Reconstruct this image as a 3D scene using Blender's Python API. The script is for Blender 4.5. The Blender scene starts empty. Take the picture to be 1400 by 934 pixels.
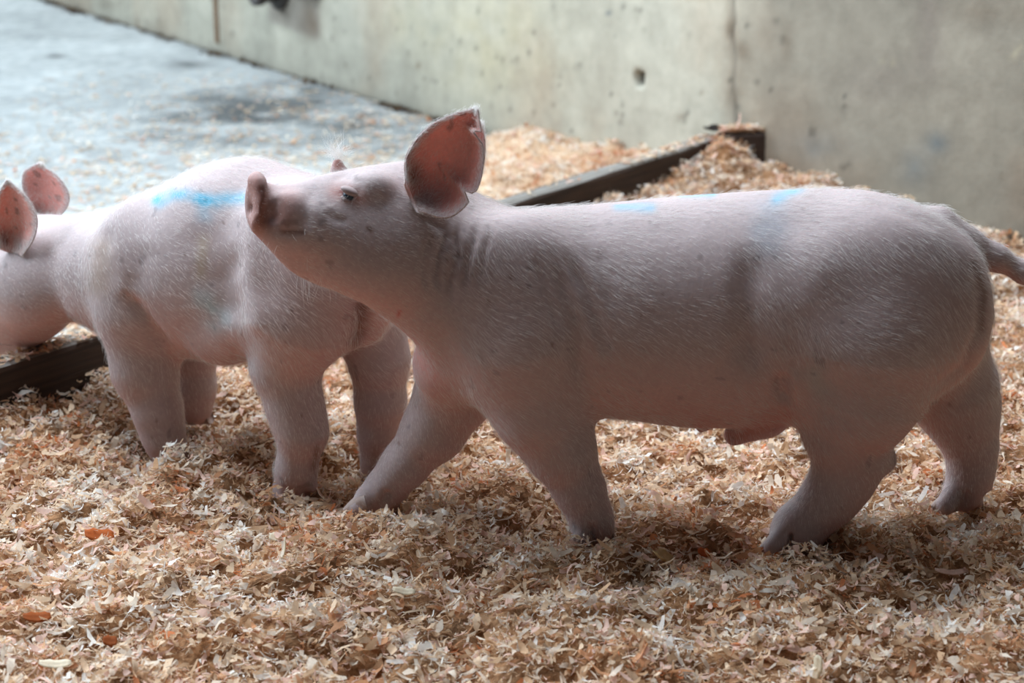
import bpy, math
import numpy as np
from mathutils import Vector

# ------------------------------------------------------------------ camera, world, lights, exposure
SC = bpy.context.scene
COL = SC.collection
PITCH = math.radians(18.0)
FPX = 2600.0
CAM_H = 0.785
cam_d = bpy.data.cameras.new('camera')
cam = bpy.data.objects.new('camera', cam_d)
COL.objects.link(cam)
cam.location = (0, 0, CAM_H)
cam.rotation_euler = (math.pi / 2 - PITCH, 0, 0)
cam_d.sensor_width = 36.0
cam_d.lens = FPX / 1400 * 36
cam_d.clip_start = 0.05
cam_d.dof.use_dof = True
cam_d.dof.focus_distance = 1.90
cam_d.dof.aperture_fstop = 6.5
SC.camera = cam

world = bpy.data.worlds.new('world')
SC.world = world
world.use_nodes = True
wn = world.node_tree
bg = wn.nodes['Background']
bg.inputs[0].default_value = (0.80, 0.88, 1.0, 1)
bg.inputs[1].default_value = 0.065

def area(name, loc, target, sx, sy, power, col):
    l = bpy.data.lights.new(name, 'AREA')
    l.shape = 'RECTANGLE'; l.size = sx; l.size_y = sy; l.energy = power; l.color = col
    o = bpy.data.objects.new(name, l); COL.objects.link(o)
    o.location = loc
    o.rotation_euler = (Vector(target) - Vector(loc)).to_track_quat('-Z', 'Y').to_euler()
    return o
# open barn side to the left, skylight strip above
area('daylight_from_open_side', (-3.3, 3.4, 1.9), (-0.3, 2.2, 0.1), 3.2, 2.0, 170, (0.70, 0.86, 1.0))
area('daylight_from_roof_opening', (-0.5, 2.7, 2.5), (0.0, 2.0, 0.0), 2.8, 1.5, 155, (0.78, 0.89, 1.0))
area('added_far_left_fill', (-3.2, 6.6, 2.1), (-1.2, 4.9, -0.1), 2.4, 1.8, 130, (0.74, 0.88, 1.0))  # added lamp brightening the far left floor and wall; the doorway is invented

SC.view_settings.view_transform = 'Standard'
SC.view_settings.look = 'None'
SC.view_settings.exposure = 0.0
SC.view_settings.gamma = 1.0
SC.view_settings.use_curve_mapping = False

# ------------------------------------------------------------------ measuring helpers
cp, sp = math.cos(PITCH), math.sin(PITCH)
def ray(px, py):
    a = (px - 700.0) / FPX; b = -(py - 467.0) / FPX
    return np.array([a, b * sp + cp, b * cp - sp])
def at_z(px, py, z=0.0):
    d = ray(px, py); t = (z - CAM_H) / d[2]
    return np.array([d[0] * t, d[1] * t, z])
def project(P):
    P = np.asarray(P); x = P[:, 0]; y = P[:, 1]; z = P[:, 2] - CAM_H
    dep = y * cp - z * sp; up = y * sp + z * cp
    return np.stack([700 + FPX * x / dep, 467 - FPX * up / dep], 1)
class Frame:
    """vertical plane through O, unit direction a (horizontal), n towards the near side"""
    def __init__(s, O, a):
        s.O = np.array([O[0], O[1], 0.0]); s.a = np.array([a[0], a[1], 0.0]); s.a /= np.linalg.norm(s.a)
        n = np.array([s.a[1], -s.a[0], 0.0]); s.n = n if n[1] < 0 else -n
    def P(s, px, py, o=0.0):
        d = ray(px, py); c = np.array([0, 0, CAM_H])
        t = (o - np.dot(c - s.O, s.n)) / np.dot(d, s.n)
        return c + d * t
    def scale(s, px, py, o=0.0):                      # metres per pixel there
        p = s.P(px, py, o); return (p[1] * cp - (p[2] - CAM_H) * sp) / FPX
def srgb(r, g, b):
    f = lambda c: (c / 255 / 12.92) if c / 255 <= 0.04045 else ((c / 255 + 0.055) / 1.055) ** 2.4
    return np.array([f(r), f(g), f(b)])
def sstep(x, a, b):
    t = np.clip((x - a) / (b - a), 0, 1); return t * t * (3 - 2 * t)
RNG = np.random.default_rng(7)
_tab = np.random.default_rng(3).random((256, 256)).astype(np.float32)
def vnoise(x, y):
    xi = np.floor(x).astype(int); yi = np.floor(y).astype(int); fx = x - xi; fy = y - yi
    fx = fx * fx * (3 - 2 * fx); fy = fy * fy * (3 - 2 * fy)
    g = lambda i, j: _tab[i & 255, j & 255]
    return (g(xi, yi) * (1 - fx) + g(xi + 1, yi) * fx) * (1 - fy) + (g(xi, yi + 1) * (1 - fx) + g(xi + 1, yi + 1) * fx) * fy - 0.5
def fbm(x, y, n=4):
    s = 0; a = 1.0
    for i in range(n):
        s = s + a * vnoise(x * 2 ** i + 17.3 * i, y * 2 ** i + 5.1 * i); a *= 0.5
    return s
def noise3(P, f):
    return (vnoise(P[:, 0] * f, P[:, 1] * f + 31) + vnoise(P[:, 1] * f + 7, P[:, 2] * f) + vnoise(P[:, 2] * f + 3, P[:, 0] * f + 11)) / 1.5
def seg_dist(Q, poly):
    """distance of 2D points to a polyline"""
    d = np.full(len(Q), 1e9)
    for i in range(len(poly) - 1):
        a = np.array(poly[i], float); b = np.array(poly[i + 1], float); ab = b - a
        t = np.clip(((Q - a) @ ab) / (ab @ ab + 1e-9), 0, 1)
        d = np.minimum(d, np.linalg.norm(Q - a - t[:, None] * ab, axis=1))
    return d

# ------------------------------------------------------------------ mesh helpers
def link(name, me, mat=None, parent=None, smooth=True):
    o = bpy.data.objects.new(name, me); COL.objects.link(o)
    if mat is not None:
        for m in (mat if isinstance(mat, (list, tuple)) else [mat]): me.materials.append(m)
    if parent is not None: o.parent = parent
    if smooth and len(me.polygons): me.shade_smooth()
    return o
def np_mesh(name, V, F, colors=None):
    """F: (n,4) or (n,3) int array"""
    me = bpy.data.meshes.new(name)
    V = np.ascontiguousarray(V, np.float32); F = np.ascontiguousarray(F, np.int32)
    k = F.shape[1]
    me.vertices.add(len(V)); me.vertices.foreach_set('co', V.ravel())
    me.loops.add(F.size); me.loops.foreach_set('vertex_index', F.ravel())
    me.polygons.add(len(F)); me.polygons.foreach_set('loop_start', np.arange(0, F.size, k, dtype=np.int32))
    me.update(calc_edges=True)
    if colors is not None:
        at = me.color_attributes.new('Col', 'FLOAT_COLOR', 'POINT')
        c = np.ones((len(V), 4), np.float32); c[:, :3] = colors
        at.data.foreach_set('color', c.ravel())
    me.validate()
    return me
def vnormals(V, F):
    N = np.zeros_like(V)
    fn = np.cross(V[F[:, 2]] - V[F[:, 0]], V[F[:, -1]] - V[F[:, 1]]) if F.shape[1] == 4 else np.cross(V[F[:, 1]] - V[F[:, 0]], V[F[:, 2]] - V[F[:, 0]])
    for k in range(F.shape[1]):
        for c in range(3): N[:, c] += np.bincount(F[:, k], fn[:, c], len(V))
    return N / (np.linalg.norm(N, axis=1, keepdims=True) + 1e-12)
def smooth_mesh(V, F, it=2, lam=0.5):
    a = np.concatenate([F[:, i] for i in range(4)]); b = np.concatenate([F[:, (i + 1) % 4] for i in range(4)])
    n = len(V); cnt = np.bincount(a, minlength=n) + np.bincount(b, minlength=n)
    for _ in range(it):
        S = np.stack([np.bincount(a, V[b, c], n) + np.bincount(b, V[a, c], n) for c in range(3)], 1) / cnt[:, None]
        V = V + lam * (S - V)
    return V
def surface_nets(phi, org, h):
    ins = phi < 0
    s = np.zeros(tuple(np.array(phi.shape) - 1), np.int8)
    cs = [(i, j, k) for i in (0, 1) for j in (0, 1) for k in (0, 1)]
    n = phi.shape
    sl = lambda i, j, k: (slice(i, n[0] - 1 + i), slice(j, n[1] - 1 + j), slice(k, n[2] - 1 + k))
    for c in cs: s += ins[sl(*c)]
    act = np.argwhere((s > 0) & (s < 8))
    vals = {c: phi[act[:, 0] + c[0], act[:, 1] + c[1], act[:, 2] + c[2]] for c in cs}
    acc = np.zeros((len(act), 3)); cnt = np.zeros(len(act))
    for c in cs:
        for ax in range(3):
            if c[ax] == 0:
                d = list(c); d[ax] = 1; d = tuple(d)
                a = vals[c]; b = vals[d]; m = (a < 0) != (b < 0)
                t = np.where(m, a / np.where(m, a - b, 1), 0)
                p = np.array(c, float)[None, :].repeat(len(act), 0); p[:, ax] += t
                acc += p * m[:, None]; cnt += m
    V = (act + acc / cnt[:, None]) * h + org
    idx = np.full(s.shape, -1, np.int32); idx[act[:, 0], act[:, 1], act[:, 2]] = np.arange(len(act))
    Fs = []
    for ax in range(3):
        u, w = [(1, 2), (2, 0), (0, 1)][ax]
        A = np.take(ins, range(n[ax] - 1), ax); B = np.take(ins, range(1, n[ax]), ax)
        e = np.argwhere(A != B)
        ok = (e[:, u] > 0) & (e[:, w] > 0) & (e[:, u] < n[u] - 1) & (e[:, w] < n[w] - 1); e = e[ok]
        sgn = A[e[:, 0], e[:, 1], e[:, 2]]
        def cell(du, dw):
            q = e.copy(); q[:, u] += du; q[:, w] += dw; return idx[q[:, 0], q[:, 1], q[:, 2]]
        q = np.stack([cell(-1, -1), cell(0, -1), cell(0, 0), cell(-1, 0)], 1)
        q[~sgn] = q[~sgn][:, ::-1]
        Fs.append(q)
    return V, np.concatenate(Fs)

class Field:
    """signed distance field in a local frame (s along a, t along n, z)"""
    def __init__(s, fr, lo, hi, h):
        s.fr = fr; s.h = h; s.lo = np.array(lo); s.n = np.ceil((np.array(hi) - lo) / h).astype(int) + 1
        s.ax = [(s.lo[i] + np.arange(s.n[i]) * h).astype(np.float32) for i in range(3)]
        s.phi = np.full(tuple(s.n), 0.2, np.float32)
    def loc(s, p):
        d = np.asarray(p) - s.fr.O
        return np.array([d @ s.fr.a, d @ s.fr.n, d[2]])
    def box(s, lo, hi):
        i0 = np.clip(np.floor((lo - s.lo) / s.h).astype(int), 0, s.n); i1 = np.clip(np.ceil((hi - s.lo) / s.h).astype(int) + 1, 0, s.n)
        sl = tuple(slice(a, b) for a, b in zip(i0, i1))
        X = s.ax[0][sl[0]][:, None, None]; Y = s.ax[1][sl[1]][None, :, None]; Z = s.ax[2][sl[2]][None, None, :]
        return sl, X, Y, Z
    def blend(s, sl, d, k, sub=False):
        p = s.phi[sl]
        if p.size == 0: return
        if sub:
            d = -d; hh = np.clip(0.5 + 0.5 * (p - d) / k, 0, 1) if k > 0 else (p > d)
            s.phi[sl] = d * (1 - hh) + p * hh + k * hh * (1 - hh)
        else:
            hh = np.clip(0.5 + 0.5 * (d - p) / k, 0, 1)
            s.phi[sl] = d * (1 - hh) + p * hh - k * hh * (1 - hh)
    def cone(s, A, B, ra, rb, k=0.012, sub=False):
        a = s.loc(A); b = s.loc(B); m = max(ra, rb) + 2.5 * k + 0.006
        sl, X, Y, Z = s.box(np.minimum(a, b) - m, np.maximum(a, b) + m)
        ab = b - a; L = ab @ ab + 1e-12
        t = np.clip(((X - a[0]) * ab[0] + (Y - a[1]) * ab[1] + (Z - a[2]) * ab[2]) / L, 0, 1)
        d = np.sqrt((X - a[0] - t * ab[0]) ** 2 + (Y - a[1] - t * ab[1]) ** 2 + (Z - a[2] - t * ab[2]) ** 2) - (ra + t * (rb - ra))
        s.blend(sl, d, k, sub)
    def ell(s, C, R, k=0.015, rot=0.0, yaw=0.0, sub=False):
        """radii along s, t, z; rot = tilt in the s-z plane (rad), yaw = about z"""
        c = s.loc(C); m = max(R) + 2.5 * k + 0.006
        sl, X, Y, Z = s.box(c - m, c + m)
        x, y, z = X - c[0], Y - c[1], Z - c[2]
        if yaw: x, y = x * math.cos(yaw) + y * math.sin(yaw), -x * math.sin(yaw) + y * math.cos(yaw)
        if rot: x, z = x * math.cos(rot) + z * math.sin(rot), -x * math.sin(rot) + z * math.cos(rot)
        r = np.sqrt((x / R[0]) ** 2 + (y / R[1]) ** 2 + (z / R[2]) ** 2) + 1e-6
        g = np.sqrt((x / R[0] ** 2) ** 2 + (y / R[1] ** 2) ** 2 + (z / R[2] ** 2) ** 2) / r + 1e-6
        d = np.clip((r - 1) / g, -0.2, 0.3)
        s.blend(sl, d, k, sub)
    def loft(s, secs, ends=0.01):
        """secs: (px, top, bottom, halfwidth, offset)"""
        rows = []
        for px, top, bot, w, o in secs:
            T = s.loc(s.fr.P(px, top, o)); B = s.loc(s.fr.P(px, bot, o)); H = (T[2] - B[2]) / 2
            mid = (T + B) / 2
            vp = (CAM_H - mid[2]) / (math.hypot(*(s.fr.P(px, (top + bot) / 2, o)[:2])))
            h = math.sqrt(max(H * H - (w * vp) ** 2, (0.55 * H) ** 2))
            rows.append([mid[0], mid[1], mid[2], w, h])
        R = np.array(sorted(rows))
        # smooth hermite resample
        x = R[:, 0]; m = np.gradient(R[:, 1:], x, axis=0)
        X = s.ax[0].astype(float); j = np.clip(np.searchsorted(x, X) - 1, 0, len(x) - 2)
        dx = (x[j + 1] - x[j])[:, None]; t = np.clip((X - x[j])[:, None] / dx, 0, 1)
        p = (2 * t ** 3 - 3 * t ** 2 + 1) * R[j, 1:] + (t ** 3 - 2 * t ** 2 + t) * dx * m[j] + (-2 * t ** 3 + 3 * t ** 2) * R[j + 1, 1:] + (t ** 3 - t ** 2) * dx * m[j + 1]
        c1, c2, w, h = [p[:, i].astype(np.float32)[:, None, None] for i in range(4)]
        w = np.maximum(w, 0.002); h = np.maximum(h, 0.002)
        Y = s.ax[1][None, :, None] - c1; Z = s.ax[2][None, None, :] - c2
        r = np.sqrt((Y / w) ** 2 + (Z / h) ** 2) + 1e-6
        g = np.sqrt((Y / w ** 2) ** 2 + (Z / h ** 2) ** 2) / r + 1e-6
        d = np.clip((r - 1) / g, -0.2, 0.3)
        d = np.maximum(d, np.maximum(x[0] - s.ax[0], s.ax[0] - x[-1])[:, None, None])
        s.blend((slice(None),) * 3, d, 0.0001)
    def mesh(s, it=2):
        V, F = surface_nets(s.phi, s.lo, s.h)
        W = s.fr.O + V[:, :1] * s.fr.a + V[:, 1:2] * s.fr.n
        W[:, 2] = V[:, 2]
        # frame (a, n, z) may be left-handed
        if np.dot(np.cross(s.fr.a, s.fr.n), [0, 0, 1]) < 0: F = F[:, ::-1]
        return smooth_mesh(W, F, it), F
    def near(s, V):
        """signed offset towards the near side"""
        return (V - s.fr.O) @ s.fr.n

def chain(f, pts, o, k=0.012):
    """pts: (px, py, radius px[, offset])"""
    q = [(f.fr.P(p[0], p[1], p[3] if len(p) > 3 else o), p[2] * f.fr.scale(p[0], p[1], o)) for p in pts]
    L = [(f.loc(a), r) for a, r in q]; m = max(r for _, r in L) + 2.5 * k + 0.006
    sl, X, Y, Z = f.box(np.min([a for a, _ in L], 0) - m, np.max([a for a, _ in L], 0) + m)
    D = None; kk = 0.014
    for (a, ra), (b, rb) in zip(L[:-1], L[1:]):
        ab = b - a; t = np.clip(((X - a[0]) * ab[0] + (Y - a[1]) * ab[1] + (Z - a[2]) * ab[2]) / (ab @ ab + 1e-12), 0, 1)
        t2 = t
        d = np.sqrt((X - a[0] - t * ab[0]) ** 2 + (Y - a[1] - t * ab[1]) ** 2 + (Z - a[2] - t * ab[2]) ** 2) - (ra + t2 * (rb - ra))
        if D is None: D = d
        else:
            hh = np.clip(0.5 + 0.5 * (d - D) / kk, 0, 1); D = d * (1 - hh) + D * hh - kk * hh * (1 - hh)
    f.blend(sl, D, k)

# ------------------------------------------------------------------ materials
def new_mat(name):
    m = bpy.data.materials.new(name); m.use_nodes = True
    nt = m.node_tree; b = nt.nodes['Principled BSDF']
    return m, nt, b
def node(nt, t, **kw):
    n = nt.nodes.new(t)
    for k, v in kw.items():
        if k in n.inputs.keys(): n.inputs[k].default_value = v
        else: setattr(n, k, v)
    return n
def noise_mul(nt, colsock, coord, scale, lo, hi, detail=6, fac=1.0, blend='MULTIPLY'):
    t = node(nt, 'ShaderNodeTexNoise', Scale=scale, Detail=detail, Roughness=0.6)
    nt.links.new(coord, t.inputs['Vector'])
    r = nt.nodes.new('ShaderNodeValToRGB')
    r.color_ramp.elements[0].position = 0.3; r.color_ramp.elements[1].position = 0.7
    r.color_ramp.elements[0].color = (*lo, 1); r.color_ramp.elements[1].color = (*hi, 1)
    nt.links.new(t.outputs[0], r.inputs[0])
    mx = node(nt, 'ShaderNodeMix', data_type='RGBA', blend_type=blend)
    mx.inputs[0].default_value = fac
    nt.links.new(colsock, mx.inputs[6]); nt.links.new(r.outputs[0], mx.inputs[7])
    return mx.outputs[2], t.outputs[0]
def bump(nt, b, h, strength, dist):
    n = node(nt, 'ShaderNodeBump', Strength=strength, Distance=dist)
    nt.links.new(h, n.inputs['Height']); nt.links.new(n.outputs[0], b.inputs['Normal'])
    return n
def vcol_mat(name, rough=0.7, scale=60, lo=(0.85,) * 3, hi=(1.1,) * 3, bump_s=0.2, bump_d=0.002, sss=0.0, spec=0.3, sss_r=(0.5, 0.2, 0.12), sss_scale=0.01, coat=0):
    m, nt, b = new_mat(name)
    a = node(nt, 'ShaderNodeAttribute', attribute_name='Col')
    tc = nt.nodes.new('ShaderNodeTexCoord')
    c, h = noise_mul(nt, a.outputs['Color'], tc.outputs['Object'], scale, lo, hi)
    nt.links.new(c, b.inputs['Base Color'])
    b.inputs['Roughness'].default_value = rough
    b.inputs['Specular IOR Level'].default_value = spec
    if bump_s: bump(nt, b, h, bump_s, bump_d)
    if sss:
        b.inputs['Subsurface Weight'].default_value = sss
        b.inputs['Subsurface Radius'].default_value = sss_r
        b.inputs['Subsurface Scale'].default_value = sss_scale
    return m
M_skin = vcol_mat('piglet_skin', 0.62, 240, (0.9,) * 3, (1.06,) * 3, 0.25, 0.0012, sss=0.15, spec=0.25)
M_shav = vcol_mat('pine_shaving', 0.75, 300, (0.86,) * 3, (1.08,) * 3, 0.0, 0, spec=0.25)
def add_translucent(m, fac):
    nt = m.node_tree; b = nt.nodes['Principled BSDF']; t = nt.nodes.new('ShaderNodeBsdfTranslucent'); x = nt.nodes.new('ShaderNodeMixShader'); x.inputs[0].default_value = fac
    nt.links.new(b.inputs['Base Color'].links[0].from_socket, t.inputs[0])
    nt.links.new(b.outputs[0], x.inputs[1]); nt.links.new(t.outputs[0], x.inputs[2]); nt.links.new(x.outputs[0], nt.nodes['Material Output'].inputs[0])
add_translucent(M_shav, 0.42)
M_conc = vcol_mat('concrete_wall', 0.85, 26, (0.86, 0.85, 0.84), (1.08, 1.08, 1.08), 0.5, 0.004, spec=0.3)
M_floor = vcol_mat('concrete_floor', 0.85, 35, (0.78, 0.8, 0.82), (1.12, 1.1, 1.08), 0.6, 0.005, spec=0.2)
M_bed = vcol_mat('shaving_bed', 0.9, 180, (0.5, 0.45, 0.4), (1.2, 1.2, 1.2), 0.8, 0.006)
def wood_mat(name, c1, c2, rough=0.8):
    m, nt, b = new_mat(name)
    tc = nt.nodes.new('ShaderNodeTexCoord'); mp = nt.nodes.new('ShaderNodeMapping')
    mp.inputs['Scale'].default_value = (3, 40, 60)
    nt.links.new(tc.outputs['Object'], mp.inputs[0])
    t = node(nt, 'ShaderNodeTexNoise', Scale=1.5, Detail=8, Roughness=0.65); nt.links.new(mp.outputs[0], t.inputs['Vector'])
    r = nt.nodes.new('ShaderNodeValToRGB'); r.color_ramp.elements[0].position = 0.35; r.color_ramp.elements[1].position = 0.7
    r.color_ramp.elements[0].color = (*c1, 1); r.color_ramp.elements[1].color = (*c2, 1)
    nt.links.new(t.outputs[0], r.inputs[0]); nt.links.new(r.outputs[0], b.inputs['Base Color'])
    b.inputs['Roughness'].default_value = rough
    bump(nt, b, t.outputs[0], 0.6, 0.004)
    return m
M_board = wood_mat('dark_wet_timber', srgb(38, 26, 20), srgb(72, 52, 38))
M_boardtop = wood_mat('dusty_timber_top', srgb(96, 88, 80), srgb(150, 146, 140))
def plain(name, col, rough, metal=0.0, sc=80, lo=(0.7,) * 3):
    m, nt, b = new_mat(name)
    tc = nt.nodes.new('ShaderNodeTexCoord')
    rgb = nt.nodes.new('ShaderNodeRGB'); rgb.outputs[0].default_value = (*col, 1)
    c, h = noise_mul(nt, rgb.outputs[0], tc.outputs['Object'], sc, lo, (1.15,) * 3)
    nt.links.new(c, b.inputs['Base Color']); b.inputs['Roughness'].default_value = rough; b.inputs['Metallic'].default_value = metal
    bump(nt, b, h, 0.2, 0.001)
    return m
M_hoof = plain('hoof_horn', srgb(176, 150, 138), 0.6)
M_rust = plain('rusty_steel', srgb(120, 92, 66), 0.8)
M_iron = plain('dark_iron', srgb(62, 54, 50), 0.55, 0.3)
M_eye = plain('eye_gloss', srgb(52, 66, 80), 0.08)
m_, nt_, b_ = new_mat('white_bristle'); M_fur = m_
b_.inputs['Base Color'].default_value = (0.86, 0.83, 0.80, 1); b_.inputs['Roughness'].default_value = 0.55
tr = node(nt_, 'ShaderNodeBsdfTranslucent'); tr.inputs[0].default_value = (0.86, 0.83, 0.80, 1)
mx_ = nt_.nodes.new('ShaderNodeMixShader'); mx_.inputs[0].default_value = 0.35
nt_.links.new(b_.outputs[0], mx_.inputs[1]); nt_.links.new(tr.outputs[0], mx_.inputs[2])
nt_.links.new(mx_.outputs[0], nt_.nodes['Material Output'].inputs[0])

# ------------------------------------------------------------------ setting: layout of wall, board and litter
ZF = -0.09                                            # concrete floor; z = 0 is the litter surface in the pen
BT = 0.06                                             # top of the edging board
W1 = at_z(55, 0, ZF); W2 = at_z(594, 162, ZF)
wa = (W2 - W1)[:2]; wa /= np.linalg.norm(wa)          # along the wall, towards the right
wnrm = np.array([wa[1], -wa[0]]);  wnrm = wnrm if wnrm[1] < 0 else -wnrm   # out of the wall, towards the pen
WF = Frame(W1, wa)
B1 = at_z(-20, 510, BT); B2 = at_z(987, 187, BT)      # front top edge of the board
ba = (B2 - B1)[:2]; ba /= np.linalg.norm(ba)
bn = np.array([ba[1], -ba[0]]); bn = bn if bn[1] < 0 else -bn
BTH = 0.038
feet_pins = []                                        # (x, y, z) filled in by the piglets' feet

FA = Frame((0, 1.80), (1, 0))
FB = Frame((-0.188, 1.94), (0.822, -0.568))
A_FEET = [(812, 738, 0.045), (486, 698, -0.045), (536, 690, -0.045), (1080, 748, 0.045), (1305, 692, -0.045)]
B_FEET = [(230, 634, 0.05), (268, 572, -0.05), (398, 690, 0.05), (512, 650, -0.05)]
for (x, y, o) in A_FEET: feet_pins.append(FA.P(x, y, o))
for (x, y, o) in B_FEET: feet_pins.append(FB.P(x, y, o))
print('pins', [tuple(np.round(p, 3)) for p in feet_pins])

def dist_wall(x, y): return (x - W1[0]) * wnrm[0] + (y - W1[1]) * wnrm[1]          # >0 in front of the wall
def dist_board(x, y): return (x - B1[0]) * bn[0] + (y - B1[1]) * bn[1]              # >0 on the pen side
def along_board(x, y): return (x - B1[0]) * ba[0] + (y - B1[1]) * ba[1]
LB = np.linalg.norm((B2 - B1)[:2])
def h0(x, y):
    h = 0.016 * fbm(x * 9, y * 9, 2) + 0.030 * fbm(x * 24 + 5, y * 24, 3)
    m = at_z(700, 680)[:2]; h = h + 0.014 * np.exp(-((x - m[0]) ** 2 + (y - m[1]) ** 2) / (2 * 0.045 ** 2))
    c = B2[:2] + bn * 0.035 - ba * 0.05; ca = (x - c[0]) * ba[0] + (y - c[1]) * ba[1]; cb_ = (x - c[0]) * bn[0] + (y - c[1]) * bn[1]
    h = h + 0.046 * np.exp(-(ca / 0.105) ** 2 - (cb_ / 0.065) ** 2)
    h = h + 0.010 * np.exp(-np.abs(dist_board(x, y)) / 0.05)
    g = at_z(1385, 395)[:2]; h = h - 0.045 * np.exp(-((x - g[0]) ** 2 + (y - g[1]) ** 2) / (2 * 0.05 ** 2))
    return h
def pen_h(x, y):
    h = h0(x, y)
    for p in feet_pins:
        r = h0(np.array([p[0]]), np.array([p[1]]))[0]
        h = h + (p[2] - 0.010 - r) * np.exp(-((x - p[0]) ** 2 + (y - p[1]) ** 2) / (2 * 0.035 ** 2))
    return h
pile = [(at_z(735, 214, ZF)[:2], 0.10, 0.055), (at_z(860, 232, ZF)[:2], 0.07, 0.04), (at_z(680, 262, ZF)[:2], 0.11, 0.03), (at_z(800, 255, ZF)[:2], 0.12, 0.03), (at_z(905, 250, ZF)[:2], 0.06, 0.045)]
def out_h(x, y):
    h = np.full(np.shape(x), ZF, float) - 0.004
    h = h + 0.018 * np.exp(-np.maximum(-dist_board(x, y) - BTH, 0) / 0.07) * (0.8 + fbm(x * 20, y * 20, 2))
    for c, r, a in pile:
        h = h + a * np.exp(-((x - c[0]) ** 2 + (y - c[1]) ** 2) / (2 * r * r)) * (1 + 0.5 * fbm(x * 25, y * 25, 2))
    return h
def beyond_board(x, y):                               # True on the far side of the board
    return dist_board(x, y) < -BTH / 2

# floor
def grid(x0, x1, y0, y1, st):
    xs = np.arange(x0, x1 + st, st); ys = np.arange(y0, y1 + st, st)
    X, Y = np.meshgrid(xs, ys, indexing='ij'); n, m = X.shape
    i = np.arange(n * m).reshape(n, m)
    F = np.stack([i[:-1, :-1], i[1:, :-1], i[1:, 1:], i[:-1, 1:]], -1).reshape(-1, 4)
    return X.ravel(), Y.ravel(), F
x, y, F = grid(-3.2, 2.6, 0.3, 9.0, 0.016)
z = ZF + 0.0025 * fbm(x * 14, y * 14, 3)
V = np.stack([x, y, z], 1); Q = project(V)
base = srgb(172, 174, 172)
c = np.repeat(base[None], len(V), 0) * (1 + 0.30 * fbm(x * 5, y * 5, 4) + 0.35 * vnoise(x * 45, y * 45))[:, None]
dark = np.zeros(len(V))
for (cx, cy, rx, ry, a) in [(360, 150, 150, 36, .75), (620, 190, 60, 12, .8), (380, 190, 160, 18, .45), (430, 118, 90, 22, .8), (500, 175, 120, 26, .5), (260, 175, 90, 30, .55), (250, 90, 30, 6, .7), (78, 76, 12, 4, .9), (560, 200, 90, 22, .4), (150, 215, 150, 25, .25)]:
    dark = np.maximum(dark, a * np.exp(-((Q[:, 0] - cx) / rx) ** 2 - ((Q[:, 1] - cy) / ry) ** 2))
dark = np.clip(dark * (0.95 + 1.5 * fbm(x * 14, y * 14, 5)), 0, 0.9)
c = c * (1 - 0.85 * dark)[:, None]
# grime where floor meets wall
dw = dist_wall(x, y)
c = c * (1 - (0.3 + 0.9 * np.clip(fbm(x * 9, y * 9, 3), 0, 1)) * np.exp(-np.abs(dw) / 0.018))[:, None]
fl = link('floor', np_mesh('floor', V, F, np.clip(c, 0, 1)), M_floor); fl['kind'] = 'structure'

# wall slab: front grid with real hole and crack, closed behind
L = 7.0; off = -2.0; zt = 1.5; st = 0.009
us = np.arange(off, L, st); zs = np.arange(ZF - 0.02, zt, st)
U, Z = np.meshgrid(us, zs, indexing='ij'); n, m = U.shape; U = U.ravel(); Z = Z.ravel()
def wall_uz(px, py):
    p = WF.P(px, py); return (p - WF.O) @ WF.a, p[2]
D = 0.002 * fbm(U * 6, Z * 6, 3)
hu, hz = wall_uz(874, 107); rr = np.hypot(U - hu, (Z - hz)); D = D - 0.04 * (1 - sstep(rr, 0.007, 0.016))
crack = [wall_uz(*p) for p in [(1000, -200), (1001, -10), (1004, 30), (1000, 45), (1006, 75), (1003, 120), (1008, 165), (1007, 300)]]
UZ = np.stack([U, Z], 1); dc = seg_dist(UZ, crack)
D = D - 0.006 * np.exp(-(dc / 0.006) ** 2) + 0.004 * sstep(U, crack[3][0], crack[3][0] + 0.02)
i = np.arange(n * m).reshape(n, m)
Fw = np.stack([i[:-1, :-1], i[1:, :-1], i[1:, 1:], i[:-1, 1:]], -1).reshape(-1, 4)
wn3 = np.array([wnrm[0], wnrm[1], 0])
Vw = WF.O + U[:, None] * WF.a + D[:, None] * wn3; Vw[:, 2] = Z
Vb = WF.O + U[:, None] * WF.a - 0.15 * wn3; Vb[:, 2] = Z
# back corners
cid = [0, (n - 1) * m, n * m - 1, m - 1]
Vall = np.concatenate([Vw, Vb[cid]]); b0 = n * m
extra = [[b0 + 3, b0 + 2, b0 + 1, b0], [0, b0, b0 + 1, (n - 1) * m], [m - 1, n * m - 1, b0 + 2, b0 + 3], [0, m - 1, b0 + 3, b0], [(n - 1) * m, b0 + 1, b0 + 2, n * m - 1]]
Q = project(Vw)
wbase = srgb(182, 176, 159)
c = np.repeat(wbase[None], len(Vw), 0)
c = c * (1 + 0.24 * fbm(U * 2.2, Z * 5, 4) + 0.14 * fbm(U * 16, Z * 3, 3) + 0.10 * fbm(U * 4, Z * 30, 3))[:, None]
warm = np.clip(fbm(U * 5 + 9, Z * 4, 4) * 0.7, 0, 0.35)[:, None]; c = c * (1 - warm) + srgb(170, 140, 112) * warm
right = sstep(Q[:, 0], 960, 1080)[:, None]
c = c * (1 - right) + c * srgb(196, 190, 182) / srgb(215, 214, 208) * right * 0.70  # light falling off to the right is painted into the wall colour
def blob(cx, cy, rx, ry, col, a):
    global c
    w = a * np.exp(-((Q[:, 0] - cx) / rx) ** 2 - ((Q[:, 1] - cy) / ry) ** 2)
    w = np.clip(w * (1 + 0.9 * fbm(U * 20, Z * 20, 3)), 0, 1)[:, None]
    c = c * (1 - w) + np.array(col) * w
st_mauve = srgb(112, 96, 92); st_brown = srgb(104, 84, 64); st_grey = srgb(98, 108, 112)
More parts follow.
